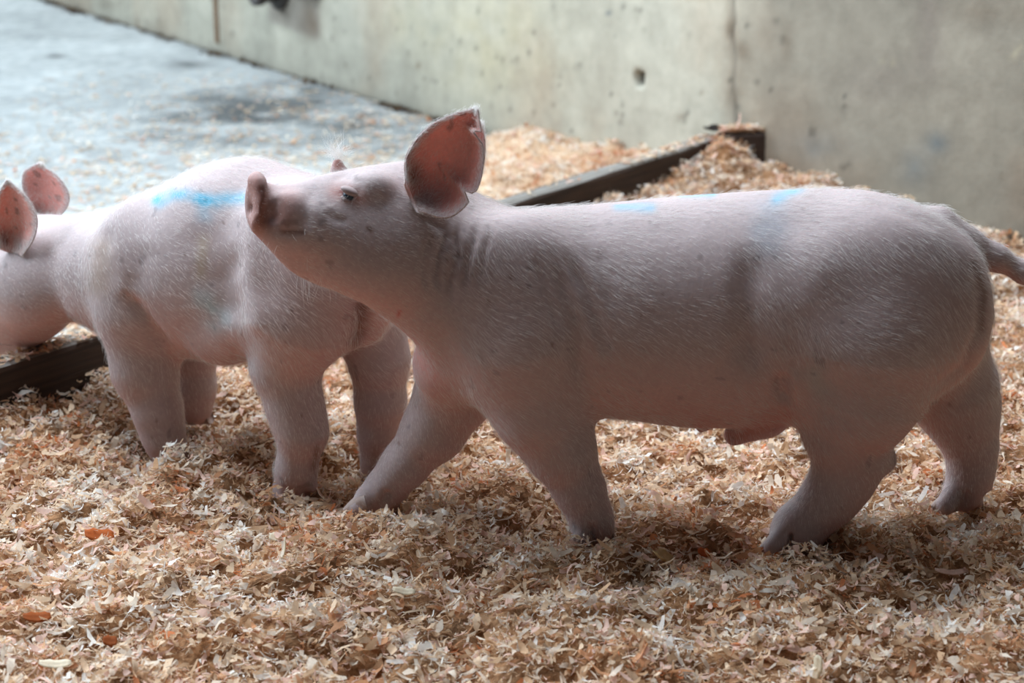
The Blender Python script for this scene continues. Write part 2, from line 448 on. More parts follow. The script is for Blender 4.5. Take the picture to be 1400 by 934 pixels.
blob(1005, 140, 14, 60, st_brown, .45); blob(1000, 45, 7, 22, st_brown, .7); blob(1015, 70, 12, 14, st_brown, .4)
blob(1075, 60, 8, 28, st_brown, .35); blob(930, 160, 7, 6, st_brown, .7); blob(825, 90, 22, 60, st_brown, .16); blob(960, 125, 3, 3, st_brown, .9)
blob(595, 40, 10, 12, st_grey, .4); blob(572, 90, 3, 5, st_brown, .8); blob(688, 43, 3, 4, st_grey, .8); blob(832, 17, 3, 3, st_grey, .8)
blob(1280, 195, 16, 16, st_grey, .55); blob(1250, 230, 22, 26, st_grey, .5); blob(1370, 242, 4, 4, st_brown, .6); blob(1130, 200, 60, 20, st_grey, .3)
blob(1270, 50, 18, 60, st_mauve, .3); blob(1200, 110, 60, 40, st_mauve, .15); blob(1240, 145, 3, 3, st_brown, .6); blob(1360, 15, 60, 20, st_brown, .3)
blob(670, 60, 90, 80, srgb(190, 178, 146), .5); blob(560, 30, 40, 30, srgb(190, 180, 150), .4)
for (px_, py_) in [(1207, 82), (1222, 84), (1390, 70), (1385, 80), (1395, 62)]: blob(px_, py_, 3, 3, srgb(190, 178, 146), .7)
# rust and damp stain under the iron fitting
sq = sstep(Q[:, 0], 362, 372) * (1 - sstep(Q[:, 0], 434, 440)) * (1 - sstep(Q[:, 1] - 0.35 * (Q[:, 0] - 400), 34, 48))
c = c * (1 - 0.5 * sq[:, None]) + st_mauve * 0.5 * sq[:, None]
blob(428, 30, 14, 26, st_brown, .6)
blob(215, 35, 12, 10, st_brown, .3); blob(150, 5, 25, 8, st_brown, .25)
c = c * (1 - 0.93 * (1 - sstep(rr, 0.009, 0.017)))[:, None]  # shade inside the hole painted into its colour
c = c * (1 - 0.5 * np.exp(-(dc / 0.006) ** 2))[:, None]
# darker lower band and grime line at the foot
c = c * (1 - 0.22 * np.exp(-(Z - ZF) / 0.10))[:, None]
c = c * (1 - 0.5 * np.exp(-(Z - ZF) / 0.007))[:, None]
# pinholes in the concrete
ph = RNG.random((500, 2)) * [3.6, 0.9] + [0.2, ZF]
for (a_, b_) in ph:
    k = np.abs(us - a_) < 0.02
    ii = np.where(k)[0]; jj = np.where(np.abs(zs - b_) < 0.02)[0]
    g = (ii[:, None] * m + jj[None, :]).ravel()
    s_ = RNG.uniform(0.003, 0.007)
    w = 0.55 * np.exp(-((U[g] - a_) ** 2 + (Z[g] - b_) ** 2) / s_ ** 2)
    c[g] = c[g] * (1 - w[:, None])
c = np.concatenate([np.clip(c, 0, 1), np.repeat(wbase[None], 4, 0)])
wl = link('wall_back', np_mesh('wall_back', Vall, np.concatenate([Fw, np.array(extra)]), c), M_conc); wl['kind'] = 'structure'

# ------------------------------------------------------------------ boxes for timber, strips
def timber(name, O, a, n_, L, th, z0, z1, mats, parent=None, seg=40, wob=0.0025):
    """beam along a; n_ = horizontal direction of thickness; rounded worn edges"""
    prof = [(0.0, z0), (0.0, z1 - 0.006), (0.002, z1 - 0.002), (0.006, z1), (th - 0.006, z1), (th - 0.002, z1 - 0.002), (th, z1 - 0.006), (th, z0)]
    k = len(prof); V = []; Fq = []
    for i in range(seg + 1):
        s = L * i / seg
        for j, (t, z) in enumerate(prof):
            w = wob * vnoise(np.array([s * 9 + j * 3.1]), np.array([j * 1.7 + z0 * 50]))[0]
            p = np.array([*(np.array(O[:2]) + a * s + n_ * (t + w)), z + w * (z > z0)]); V.append(p)
    mi = []
    for i in range(seg):
        for j in range(k):
            q = (j + 1) % k
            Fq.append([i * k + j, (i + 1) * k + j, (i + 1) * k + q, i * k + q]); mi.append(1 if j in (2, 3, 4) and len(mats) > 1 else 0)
    me = bpy.data.meshes.new(name)
    O3 = np.array([O[0], O[1], 0.0])
    ang = math.atan2(a[1], a[0]); R = np.array([[math.cos(ang), math.sin(ang), 0], [-math.sin(ang), math.cos(ang), 0], [0, 0, 1]])
    V = (np.array(V) - O3) @ R.T
    faces = [list(f) for f in Fq] + [list(range(k))[::-1], [seg * k + j for j in range(k)]]
    me.from_pydata([tuple(v) for v in V], [], faces); me.update()
    o = link(name, me, mats, parent, smooth=False)
    for p_, q in zip(me.polygons, mi + [0, 0]): p_.material_index = q
    o.location = (O[0], O[1], 0); o.rotation_euler = (0, 0, ang)
    import bmesh
    bm = bmesh.new(); bm.from_mesh(me); bmesh.ops.recalc_face_normals(bm, faces=bm.faces); bm.to_mesh(me); bm.free()
    return o
S0 = B1[:2] - ba * 0.55
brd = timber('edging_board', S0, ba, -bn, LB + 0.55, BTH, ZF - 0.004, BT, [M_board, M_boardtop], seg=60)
brd['label'] = 'long dark wet timber board on edge crossing behind both piglets'; brd['category'] = 'board'
# short cross block from the board's end towards the wall, and the lower block beside it
E0 = at_z(989, 190, BT + 0.004)[:2]; E1 = at_z(1050, 181, BT + 0.012)[:2]
ea = (E1 - E0); el = np.linalg.norm(ea); ea /= el; en = np.array([-ea[1], ea[0]])
E0 = E0 + ba * 0.006
k1 = timber('corner_block', E0, ea, en, el, 0.04, ZF - 0.004, BT + 0.010, [M_board, M_board], seg=6)
k1['label'] = 'short dark wooden block closing the far end of the long board by the wall'; k1['category'] = 'wood block'
G0 = at_z(1047, 210, 0.03)[:2]
k2 = timber('stub_block', G0, wa, -wnrm, 0.045, 0.03, ZF - 0.004, 0.03, [M_board, M_board], seg=4)
k2['label'] = 'low dark wooden stub standing right of the corner block against the wall'; k2['category'] = 'wood block'

# rusty strip in the wall joint
u0, _ = wall_uz(297, 30)
p0 = WF.O + WF.a * (u0 - 0.012)
st_ = timber('trim_1', p0[:2] + wnrm * 0.004, wa, -wnrm, 0.022, 0.012, ZF + 0.03, 1.45, [M_rust], seg=2)
st_['kind'] = 'structure'

# iron fitting at the top edge of the picture
def lathe(name, prof, mat, O, axis, parent=None, n=24):
    ax = Vector(axis).normalized(); q = Vector((0, 0, 1)).rotation_difference(ax)
    V = []; Fq = []
    for r, h in prof:
        for i in range(n):
            t = 2 * math.pi * i / n; V.append(q @ Vector((r * math.cos(t), r * math.sin(t), h)))
    for j in range(len(prof) - 1):
        for i in range(n): Fq.append([j * n + i, j * n + (i + 1) % n, (j + 1) * n + (i + 1) % n, (j + 1) * n + i])
    Fq.append([i for i in range(n)][::-1]); Fq.append([(len(prof) - 1) * n + i for i in range(n)])
    me = bpy.data.meshes.new(name); me.from_pydata([tuple(v) for v in V], [], Fq); me.update()
    o = link(name, me, mat, parent); o.location = O
    return o
fc = WF.P(382, -16); fit = bpy.data.objects.new('drain_fitting', None); COL.objects.link(fit); fit.location = tuple(fc)
fit['label'] = 'dark iron drain fitting on the concrete wall at the top edge, brown stain below'; fit['category'] = 'drain fitting'
lathe('spout', [(0.030, -0.01), (0.032, 0.0), (0.034, 0.05), (0.040, 0.055), (0.040, 0.075), (0.030, 0.077), (0.028, 0.03)], M_iron, (0, 0, 0), wn3, fit)
lathe('flange', [(0.055, -0.004), (0.055, 0.010), (0.035, 0.014)], M_iron, (0, 0, 0), wn3, fit)
pl = WF.P(415, -10)
bx = timber('arm', pl[:2] - wa * 0.06, wa, wnrm, 0.15, 0.03, pl[2] + 0.004, pl[2] + 0.04, [M_iron], seg=4)
bx.parent = fit; bx.location = (bx.location[0] - fc[0], bx.location[1] - fc[1], -fc[2])

# ------------------------------------------------------------------ litter: bed and shavings
x, y, F = grid(-1.7, 2.4, 0.75, 3.9, 0.008)
ok = dist_board(x, y) > -0.001
ok &= dist_wall(x, y) > -0.02
zb = pen_h(x, y) - 0.006
V = np.stack([x, y, zb], 1)
keep = ok[F].all(1); F2 = F[keep]
used = np.unique(F2); remap = -np.ones(len(V), int); remap[used] = np.arange(len(used))
cb = srgb(186, 140, 100)[None] * (0.8 + 0.5 * fbm(x * 40, y * 40, 3))[:, None]
bed = link('bedding', np_mesh('bedding', V[used], remap[F2], np.clip(cb[used], 0, 1)), M_bed)
bed['kind'] = 'stuff'; bed['label'] = 'thick uneven bed of pine shavings covering the pen floor'; bed['category'] = 'bedding'

PAL = np.array([srgb(248, 232, 212), srgb(238, 210, 178), srgb(222, 184, 146), srgb(216, 160, 118), srgb(252, 246, 238), srgb(244, 208, 190), srgb(212, 132, 84), srgb(186, 136, 98)])
PW = np.array([.21, .20, .16, .09, .17, .11, .03, .05]); PW /= PW.sum(); ORD = np.array([6, 7, 3, 2, 1, 5, 0, 4])
def make_flakes(x, y, z, nrm_tilt, rng, L0, L1, flat=False, rows=4):
    n = len(x)
    Lh = rng.uniform(L0, L1, n) * np.where(rng.random(n) < 0.12, 1.5, 1); W = Lh * rng.uniform(0.10, 0.55, n); W = np.clip(W, 0.0012, 0.0075)
    kap = rng.uniform(0.2, 2.6, n) * np.where(rng.random(n) < 0.10, 2.0, 1) * (0.35 if flat else 1)
    twist = rng.normal(0, 0.5, n) * (0.3 if flat else 1)
    s = np.linspace(-0.5, 0.5, rows); tap = rng.uniform(0.1, 0.85, n)
    W = np.where(rng.random(n) < 0.28, rng.uniform(0.0006, 0.0016, n), W)
    loc = np.zeros((n, rows, 2, 3))
    for j in range(rows):
        px = Lh * np.sin(kap * s[j]) / kap; pz = Lh * (1 - np.cos(kap * s[j])) / kap
        wf = (1 - tap * abs(2 * s[j]) ** 3) * rng.uniform(0.55, 1.15, n)
        tw = twist * s[j] * 2
        for k, sg in enumerate((-1, 1)):
            loc[:, j, k, 0] = px + rng.normal(0, 0.06, n) * W
            loc[:, j, k, 1] = sg * W / 2 * wf * np.cos(tw)
            loc[:, j, k, 2] = pz + sg * W / 2 * wf * np.sin(tw)
    flip = np.where(rng.random(n) < 0.4, -1, 1); loc[..., 2] *= flip[:, None, None]
    # orientation
    nz = np.ones(n); nx = rng.normal(0, nrm_tilt, n); ny = rng.normal(0, nrm_tilt, n)
    N = np.stack([nx, ny, nz], 1); N /= np.linalg.norm(N, axis=1, keepdims=True)
    th = 5.5 * fbm(x * 16 + 3, y * 16, 2) + rng.normal(0, 0.8, n) + (rng.random(n) < 0.3) * rng.uniform(0, 6.28, n); T = np.stack([np.cos(th), np.sin(th), np.zeros(n)], 1)
    T -= N * (T * N).sum(1, keepdims=True); T /= np.linalg.norm(T, axis=1, keepdims=True); Bt = np.cross(N, T)
    P = loc[..., 0:1] * T[:, None, None] + loc[..., 1:2] * Bt[:, None, None] + loc[..., 2:3] * N[:, None, None]
    P += np.stack([x, y, z], 1)[:, None, None]
    V = P.reshape(-1, 3); b = np.arange(n) * rows * 2
    F = np.concatenate([np.stack([b + 2 * j, b + 2 * j + 2, b + 2 * j + 3, b + 2 * j + 1], 1) for j in range(rows - 1)])
    cn = np.clip((fbm(x * 22 + 40, y * 22, 2) + 0.5) * 0.5 + rng.random(n) * 0.75 - 0.12, 0, 0.9999); ci = np.searchsorted(np.cumsum(PW[ORD]), cn); ci = ORD[np.clip(ci, 0, 7)]; c = PAL[ci] * rng.uniform(0.80, 1.08, (n, 1))
    return V, F, np.repeat(np.clip(c, 0, 1), rows * 2, 0)
def scatter(n, x0, x1, y0, y1, rng, dens):
    x = rng.uniform(x0, x1, n); y = rng.uniform(y0, y1, n)
    k = rng.random(n) < dens(x, y); return x[k], y[k]
rng = np.random.default_rng(11)
def pen_d(x, y):
    vis = (np.abs(x) < 0.30 * y + 0.06) & (y > 1.30)
    d = np.where(vis, 1.0, 0.22) * (dist_board(x, y) > 0.004) * (dist_wall(x, y) > 0.004)
    return d
x, y = scatter(640000, -1.3, 2.0, 0.9, 3.6, rng, pen_d)
hh = pen_h(x, y)
z = hh + rng.uniform(-0.006, 0.009, len(x)) + 0.006 * np.clip(fbm(x * 55, y * 55, 2) * 2, -1, 1)
print('pen flakes', len(x))
g_ = rng.random(len(x)); parts_ = []
for lo_, hi_, l0_, l1_, tl_ in ((0, .62, .004, .010, .6), (.62, .94, .009, .018, .55), (.94, 1.01, .016, .027, .4)):
    k_ = (g_ >= lo_) & (g_ < hi_); parts_.append(make_flakes(x[k_], y[k_], z[k_], tl_, rng, l0_, l1_))
o_ = np.cumsum([0] + [len(p[0]) for p in parts_])
Vf = np.concatenate([p[0] for p in parts_]); Ff = np.concatenate([p[1] + a for p, a in zip(parts_, o_)]); Cf = np.concatenate([p[2] for p in parts_])
shv = link('shavings', np_mesh('shavings', Vf, Ff, Cf), M_shav, smooth=False)
shv['kind'] = 'stuff'; shv['label'] = 'loose curled pine shavings lying all over the pen bedding'; shv['category'] = 'wood shavings'

# shavings beyond the board: mounds by the wall, thinning over the concrete
def out_d(x, y):
    db = -dist_board(x, y) - BTH
    d = np.exp(-np.maximum(db, 0) / 0.14) * 1.0 + 0.55 * np.exp(-np.maximum(db, 0) / 0.6) * (x > -1.2)
    for c_, r, a in pile: d = np.maximum(d, 1.3 * np.exp(-((x - c_[0]) ** 2 + (y - c_[1]) ** 2) / (2 * (1.1 * r) ** 2)))
    d = d * (0.75 + 0.9 * fbm(x * 12, y * 12, 3))
    return np.where(beyond_board(x, y) & (db > 0.002) & (dist_wall(x, y) > 0.003), d, 0)
x, y = scatter(300000, -1.6, 0.6, 2.0, 5.0, rng, out_d)
ho = out_h(x, y); hp = ho > ZF + 0.004
z = np.maximum(ho, ZF + 0.002) + np.where(hp, rng.uniform(-0.003, 0.008, len(x)), 0.001)
print('outer flakes', len(x))
a1 = make_flakes(x[hp], y[hp], z[hp], 0.45, rng, 0.008, 0.018)
a2 = make_flakes(x[~hp], y[~hp], z[~hp], 0.08, rng, 0.010, 0.024, flat=True)
Vf = np.concatenate([a1[0], a2[0]]); Ff = np.concatenate([a1[1], a2[1] + len(a1[0])]); Cf = np.concatenate([a1[2], a2[2]])
sho = link('scattered_shavings', np_mesh('scattered_shavings', Vf, Ff, Cf), M_shav, smooth=False)
sho['kind'] = 'stuff'; sho['label'] = 'pale shavings heaped by the wall and strewn over the concrete behind the board'; sho['category'] = 'wood shavings'
# mound surface under them
x, y, F = grid(-1.6, 0.6, 2.0, 4.4, 0.012)
z = out_h(x, y) - 0.002
ok = beyond_board(x, y) & (z > ZF - 0.002) & (dist_board(x, y) < -BTH - 0.001) & (dist_wall(x, y) > -0.02)
keep = ok[F].any(1) & (beyond_board(x, y) & (dist_board(x, y) < -BTH + 0.004))[F].all(1); F2 = F[keep]; used = np.unique(F2); remap = -np.ones(len(x), int); remap[used] = np.arange(len(used))
V = np.stack([x, y, np.maximum(z, ZF - 0.006)], 1)
cb = np.repeat(srgb(226, 198, 168)[None], len(V), 0)
hp_ = link('shaving_heap', np_mesh('shaving_heap', V[used], remap[F2], cb[used]), M_bed)
hp_['kind'] = 'stuff'; hp_['label'] = 'low heap of sawdust and shavings between the board and the wall'; hp_['category'] = 'wood shavings'

# dirt crumbs along the foot of the wall
n = 2600; u = rng.uniform(0.0, 3.4, n); u = u[rng.random(n) < np.clip(0.25 + 1.6 * fbm(u * 7, u * 0 + 3, 3), 0.04, 1)]; n = len(u) ; off_ = np.abs(rng.normal(0, 0.012, n)) * (0.5 + (fbm(u * 6, u * 0, 2) + .5))
P2 = (WF.O[:2] + u[:, None] * wa + (off_[:, None] + 0.002) * wnrm)
V_, F_, C_ = make_flakes(P2[:, 0], P2[:, 1], np.full(n, ZF + 0.004), 0.4, rng, 0.010, 0.026)
C_ = np.repeat(np.array([srgb(88, 66, 46), srgb(118, 90, 60), srgb(66, 54, 46)])[rng.integers(0, 3, n)], 8, 0)
dr = link('wall_foot_dirt', np_mesh('wall_foot_dirt', V_, F_, C_), M_shav, smooth=False)
dr['kind'] = 'stuff'; dr['label'] = 'brown dirt crumbs gathered along the foot of the concrete wall'; dr['category'] = 'dirt'

# a few chips that can be told apart one by one
def chip(name, label, cat, px, py, zoff, Lc, Wc, col, curl=0.4, yaw=0.0, tilt=0.1, upright=False, z=None):
    if z is None:
        p = at_z(px, py, 0.0)
        for _ in range(6): p = at_z(px, py, float(pen_h(np.array([p[0]]), np.array([p[1]]))[0]) + 0.008 + zoff)
    else: p = at_z(px, py, z)
    rows, cols = 7, 4; V = []; Fq = []
    for i in range(rows):
        s = i / (rows - 1) - 0.5
        for j in range(cols):
            t = j / (cols - 1) - 0.5
            w = Wc * (1 - 0.5 * abs(2 * s) ** 3) * (1 + 0.15 * math.sin(i * 2.3 + j))
            V.append((Lc * math.sin(curl * s * 2) / (curl * 2), t * w, Lc * (1 - math.cos(curl * s * 2)) / (curl * 2) + 0.1 * w * (t * 2) ** 2))
    k = len(V); V += [(a, b, c_ - 0.0008) for a, b, c_ in V]
    for i in range(rows - 1):
        for j in range(cols - 1):
            a = i * cols + j; q = [a, a + cols, a + cols + 1, a + 1]; Fq.append(q); Fq.append([v + k for v in q[::-1]])
    edge = [j for j in range(cols)] + [i * cols + cols - 1 for i in range(1, rows)] + [(rows - 1) * cols + j for j in range(cols - 2, -1, -1)] + [i * cols for i in range(rows - 2, 0, -1)]
    for a, b in zip(edge, edge[1:] + edge[:1]): Fq.append([a, b, b + k, a + k])
    me = np_mesh(name, np.array(V), np.array(Fq), np.repeat(np.array(col)[None], 2 * k, 0))
    o = link(name, me, M_shav); o.location = tuple(p)
    o.rotation_euler = (tilt, -1.35 if upright else tilt * 0.5, yaw)
    o['label'] = label; o['category'] = cat
    return o
cream = srgb(244, 232, 208); orange = srgb(196, 104, 46); tan_ = srgb(222, 190, 140); pinkw = srgb(238, 206, 188)
chip('wood_chip', 'pale square wood chip on the bedding below the front piglet\'s belly fold', 'wood chip', 1012, 614, 0.004, .015, .012, cream, yaw=.2, tilt=.35)
chip('wood_chip', 'small orange-brown chip left of the front piglet\'s lifted hind foot', 'wood chip', 962, 756, 0.004, .014, .011, orange, yaw=.3, tilt=.5)
chip('wood_chip', 'broad tan flake at the left of the orange chip near the hind foot', 'wood chip', 905, 764, 0.002, .024, .020, tan_, yaw=1.1, tilt=.45, curl=.9)
chip('wood_chip', 'round cream chip on the bedding below the rear piglet\'s hind foot', 'wood chip', 376, 735, 0.003, .012, .011, cream, yaw=.0, tilt=.4)
chip('wood_chip', 'bright white chip near the middle of the bottom edge', 'wood chip', 552, 809, 0.004, .022, .008, cream, yaw=.1, tilt=.4)
chip('wood_chip', 'long pink-white splinter lying to the lower right of the lifted hind foot', 'wood chip', 1300, 783, 0.003, .034, .008, pinkw, yaw=.15, tilt=.2)
chip('wood_chip', 'upright pale chip on the corner block against the wall', 'wood chip', 1011, 166, 0, .030, .009, pinkw, upright=True, z=BT + 0.034)
chip('wood_chip', 'ragged orange flake on the bedding at the left, below the board end', 'wood chip', 135, 733, 0.003, .030, .016, orange, yaw=.4, tilt=.45)
chip('wood_chip', 'dark orange flake near the left edge low in the foreground', 'wood chip', 50, 845, 0.003, .026, .012, orange * .8, yaw=.5, tilt=.4)
chip('wood_chip', 'small reddish brown flake in the bottom left foreground', 'wood chip', 150, 877, 0.003, .013, .011, orange * .7, yaw=.2, tilt=.5)
chip('wood_chip', 'rounded cream flake in the left foreground beside a small pit', 'wood chip', 182, 788, 0.003, .016, .013, cream, yaw=1.3, tilt=.5, curl=.7)
chip('wood_chip', 'flat pale cream flake near the bottom left corner', 'wood chip', 75, 909, 0.003, .028, .010, cream, yaw=.3, tilt=.3)
chip('wood_chip', 'upright pale splinter in front of the rear piglet\'s near hind foot', 'wood chip', 389, 752, 0.006, .026, .006, cream, yaw=.2, upright=True)
chip('wood_chip', 'tall cream flake standing at the bottom right of centre', 'wood chip', 1118, 915, 0.006, .026, .011, cream, yaw=.4, tilt=.2, upright=True)
lump = chip('bark_lump', 'dark lump of bark on the far end of the board by the wall', 'bark', 974, 178, 0, .050, .030, srgb(50, 42, 38), curl=.5, tilt=.12, yaw=.9, z=BT + 0.010)
# shavings lying on the board's far end and along its top
def on_board(n, a0, a1, rng):
    s = rng.uniform(a0, a1, n); t = rng.uniform(0.003, BTH - 0.003, n)
    P = B1[:2] + s[:, None] * ba - t[:, None] * bn
    return P[:, 0], P[:, 1], np.full(n, BT + 0.0025)
xs_ = [on_board(300, LB - 0.30, LB, rng), on_board(1100, -0.15, 0.60, rng), on_board(50, 0.6, LB - .3, rng)]
pe = E0 + ea * rng.uniform(0, el, 500)[:, None] + en * rng.uniform(0.004, 0.036, 500)[:, None]
xs_.append((pe[:, 0], pe[:, 1], BT + 0.012 + rng.uniform(0, 0.010, 500)))
x, y, z = [np.concatenate(q) for q in zip(*xs_)]
V_, F_, C_ = make_flakes(x, y, z, 0.2, rng, 0.008, 0.016, flat=True)
ob = link('board_top_shavings', np_mesh('board_top_shavings', V_, F_, C_), M_shav, smooth=False)
ob['kind'] = 'stuff'; ob['label'] = 'pale shavings and dust caught on top of the dark board'; ob['category'] = 'wood shavings'

# ------------------------------------------------------------------ piglets
SKIN = srgb(184, 165, 163); PINK = srgb(214, 150, 138); SNOUT = srgb(172, 120, 108); EARIN = srgb(230, 164, 152)
BLUE = srgb(96, 178, 206); DIRT = srgb(108, 74, 54)

def paint(Q, sel, col, C, poly, width, a, nz=None):
    w = a * np.exp(-(seg_dist(Q, poly) / width) ** 2) * sel
    if nz is not None: w = np.clip(w * nz, 0, 1)
    w = w[:, None]; return C * (1 - w) + np.array(col) * w
def groove(V, N, Q, sel, poly, width, depth):
    P_ = np.array(poly, float); Lc = np.concatenate([[0], np.cumsum(np.linalg.norm(np.diff(P_, axis=0), axis=1))])
    best = np.full(len(Q), 1e9); u = np.zeros(len(Q))
    for i in range(len(P_) - 1):
        ab = P_[i + 1] - P_[i]; t = np.clip(((Q - P_[i]) @ ab) / (ab @ ab + 1e-9), 0, 1)
        d = np.linalg.norm(Q - P_[i] - t[:, None] * ab, axis=1); k = d < best
        best[k] = d[k]; u[k] = ((Lc[i] + t * (Lc[i + 1] - Lc[i])) / Lc[-1])[k]
    w = np.exp(-(best / width) ** 2) * sel * sstep(np.minimum(u, 1 - u), -0.02, 0.30)
    return V - N * (depth * w)[:, None]

def ear_mesh(fr, Fc, Rc, o_front, o_rear, cup, thick=0.0022, nu=34, nv=22, notch=(), bend=0.0):
    """cupped ear between a front and a rear edge curve, both from base to tip, px coordinates; o_*: near-side offset"""
    def curve(c, t):
        c = np.array(c, float); L = np.concatenate([[0], np.cumsum(np.linalg.norm(np.diff(c, axis=0), axis=1))]); L /= L[-1]
        m = np.gradient(c, L, axis=0); j = np.clip(np.searchsorted(L, t) - 1, 0, len(L) - 2); dx = (L[j + 1] - L[j])[:, None]; q = ((t - L[j])[:, None]) / dx
        return (2 * q ** 3 - 3 * q ** 2 + 1) * c[j] + (q ** 3 - 2 * q ** 2 + q) * dx * m[j] + (-2 * q ** 3 + 3 * q ** 2) * c[j + 1] + (q ** 3 - q ** 2) * dx * m[j + 1]
    t = np.linspace(0, 1, nu); A = curve(Fc, t); B = curve(Rc, t)
    G = np.zeros((nu, nv, 3))
    for i in range(nu):
        for j in range(nv):
            v = j / (nv - 1)
            e = B[i].copy()
            for (tc, tw, dpt) in notch:
                e = e + (A[i] - e) * dpt * max(0, 1 - abs(t[i] - tc) / tw)
            q = A[i] * (1 - v) + e * v
            o = o_front * (1 - v) + o_rear * v - cup * math.sin(math.pi * v) * (1 - 0.75 * t[i]) * min(1, 0.30 + 2.4 * t[i]) - bend * t[i]
            G[i, j] = fr.P(q[0], q[1], o)
    V = G.reshape(-1, 3); k = nu * nv; i = np.arange(k).reshape(nu, nv)
    F = np.stack([i[:-1, :-1], i[1:, :-1], i[1:, 1:], i[:-1, 1:]], -1).reshape(-1, 4)
    N = vnormals(V, F)
    if (N @ fr.n).mean() < 0: F = F[:, ::-1]; N = -N
    tt = np.repeat(t, nv); vv = np.tile(np.linspace(0, 1, nv), nu)
    th = thick * (1 + 1.5 * (1 - tt)) * (0.35 + 0.65 * np.sin(np.pi * vv) ** 0.5)
    Vb_ = V - N * th[:, None]
    ed = list(i[0, :]) + list(i[1:, -1]) + list(i[-1, ::-1][1:]) + list(i[::-1, 0][1:-1])
    sk = np.array([[a, b, b + k, a + k] for a, b in zip(ed, ed[1:] + ed[:1])])
    if np.dot(np.cross(V[ed[1]] - V[ed[0]], V[ed[0] + 0] * 0 + fr.n), np.array([0, 0, 1])) == 0: pass
    Fall = np.concatenate([F, F[:, ::-1] + k, sk])
    Vall = np.concatenate([V, Vb_])
    C = np.zeros((2 * k, 3)); w = np.minimum(np.minimum(vv, 1 - vv) * 9, np.minimum(1, (1 - tt) * 12))
    w = np.clip(w, 0, 1)[:, None]; inner = EARIN * (1 + 0.25 * noise3(V, 60))[:, None]
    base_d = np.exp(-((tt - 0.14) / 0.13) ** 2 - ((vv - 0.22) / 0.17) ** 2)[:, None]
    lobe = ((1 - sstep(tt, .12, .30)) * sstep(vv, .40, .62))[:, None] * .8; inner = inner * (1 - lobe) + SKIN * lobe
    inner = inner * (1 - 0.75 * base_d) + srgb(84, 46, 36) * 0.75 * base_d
    sp_ = (noise3(V, 160) > 0.42)[:, None] * 0.4; inner = inner * (1 - sp_)
    C[:k] = inner * w + SKIN * (1 - w); C[k:] = SKIN * 0.98
    return Vall, Fall, C, V, N, tt, vv

def make_fur(name, parent, P, N, D, Lh, rad, rng, lift=(0.15, 0.45), n=4):
    """curves: root P, surface normal N, lie direction D (tangent), length"""
    cu = bpy.data.hair_curves.new(name)
    m = len(P); cu.add_curves([n] * m)
    ph = rng.uniform(*lift, m)[:, None]; curl = rng.normal(0, 0.12, (m, 3))
    pts = np.zeros((m, n, 3))
    for j in range(n):
        t = j / (n - 1)
        pts[:, j] = P + Lh[:, None] * (t * (D * np.cos(ph) + curl * t) + N * np.sin(ph) * (t - 0.45 * t * t) + np.array([0, 0, -0.06]) * t * t)
    cu.attributes['position'].data.foreach_set('vector', pts.astype(np.float32).ravel())
    r = (np.array([1, 0.85, 0.6, 0.15])[None] * np.asarray(rad).reshape(-1, 1)).astype(np.float32)
    at = cu.attributes.get('radius') or cu.attributes.new('radius', 'FLOAT', 'POINT')
    at.data.foreach_set('value', np.broadcast_to(r, (m, n)).ravel().copy())
    cu.materials.append(M_fur)
    o = bpy.data.objects.new(name, cu); COL.objects.link(o); o.parent = parent; o['kind'] = 'stuff'
    return o
def tangent(N, D):
    T = D - N * (N * D).sum(1, keepdims=True); return T / (np.linalg.norm(T, axis=1, keepdims=True) + 1e-9)

def toes(f, a, b, r, k=0.004):
    f.cone(a, b, r, r * 0.8, k)

def hoof(parent, P, d, s=1.0, yaw=0.0):
    """small cloven claw at P pointing in horizontal direction d"""
    V = []; prof = [(-0.010, 0.006, 0.013), (-0.004, 0.0095, 0.013), (0.004, 0.0095, 0.011), (0.012, 0.0065, 0.006), (0.016, 0.002, 0.003)]
    n = 10
    for xx, w, h in prof:
        for i in range(n):
            t = 2 * math.pi * i / n; zz = max(math.sin(t), -0.75)
            V.append((xx, w * math.cos(t), h * zz))
    Fq = [[j * n + i, j * n + (i + 1) % n, (j + 1) * n + (i + 1) % n, (j + 1) * n + i] for j in range(len(prof) - 1) for i in range(n)]
    Fq += [list(range(n)), [(len(prof) - 1) * n + i for i in range(n)][::-1]]
    me = bpy.data.meshes.new('hoof'); me.from_pydata([tuple(s * c for c in v) for v in V], [], Fq); me.update()
    o = link('hoof', me, M_hoof, parent); o.location = tuple(P); o.rotation_euler = (0, 0.25, math.atan2(d[1], d[0]) + yaw)
    return o

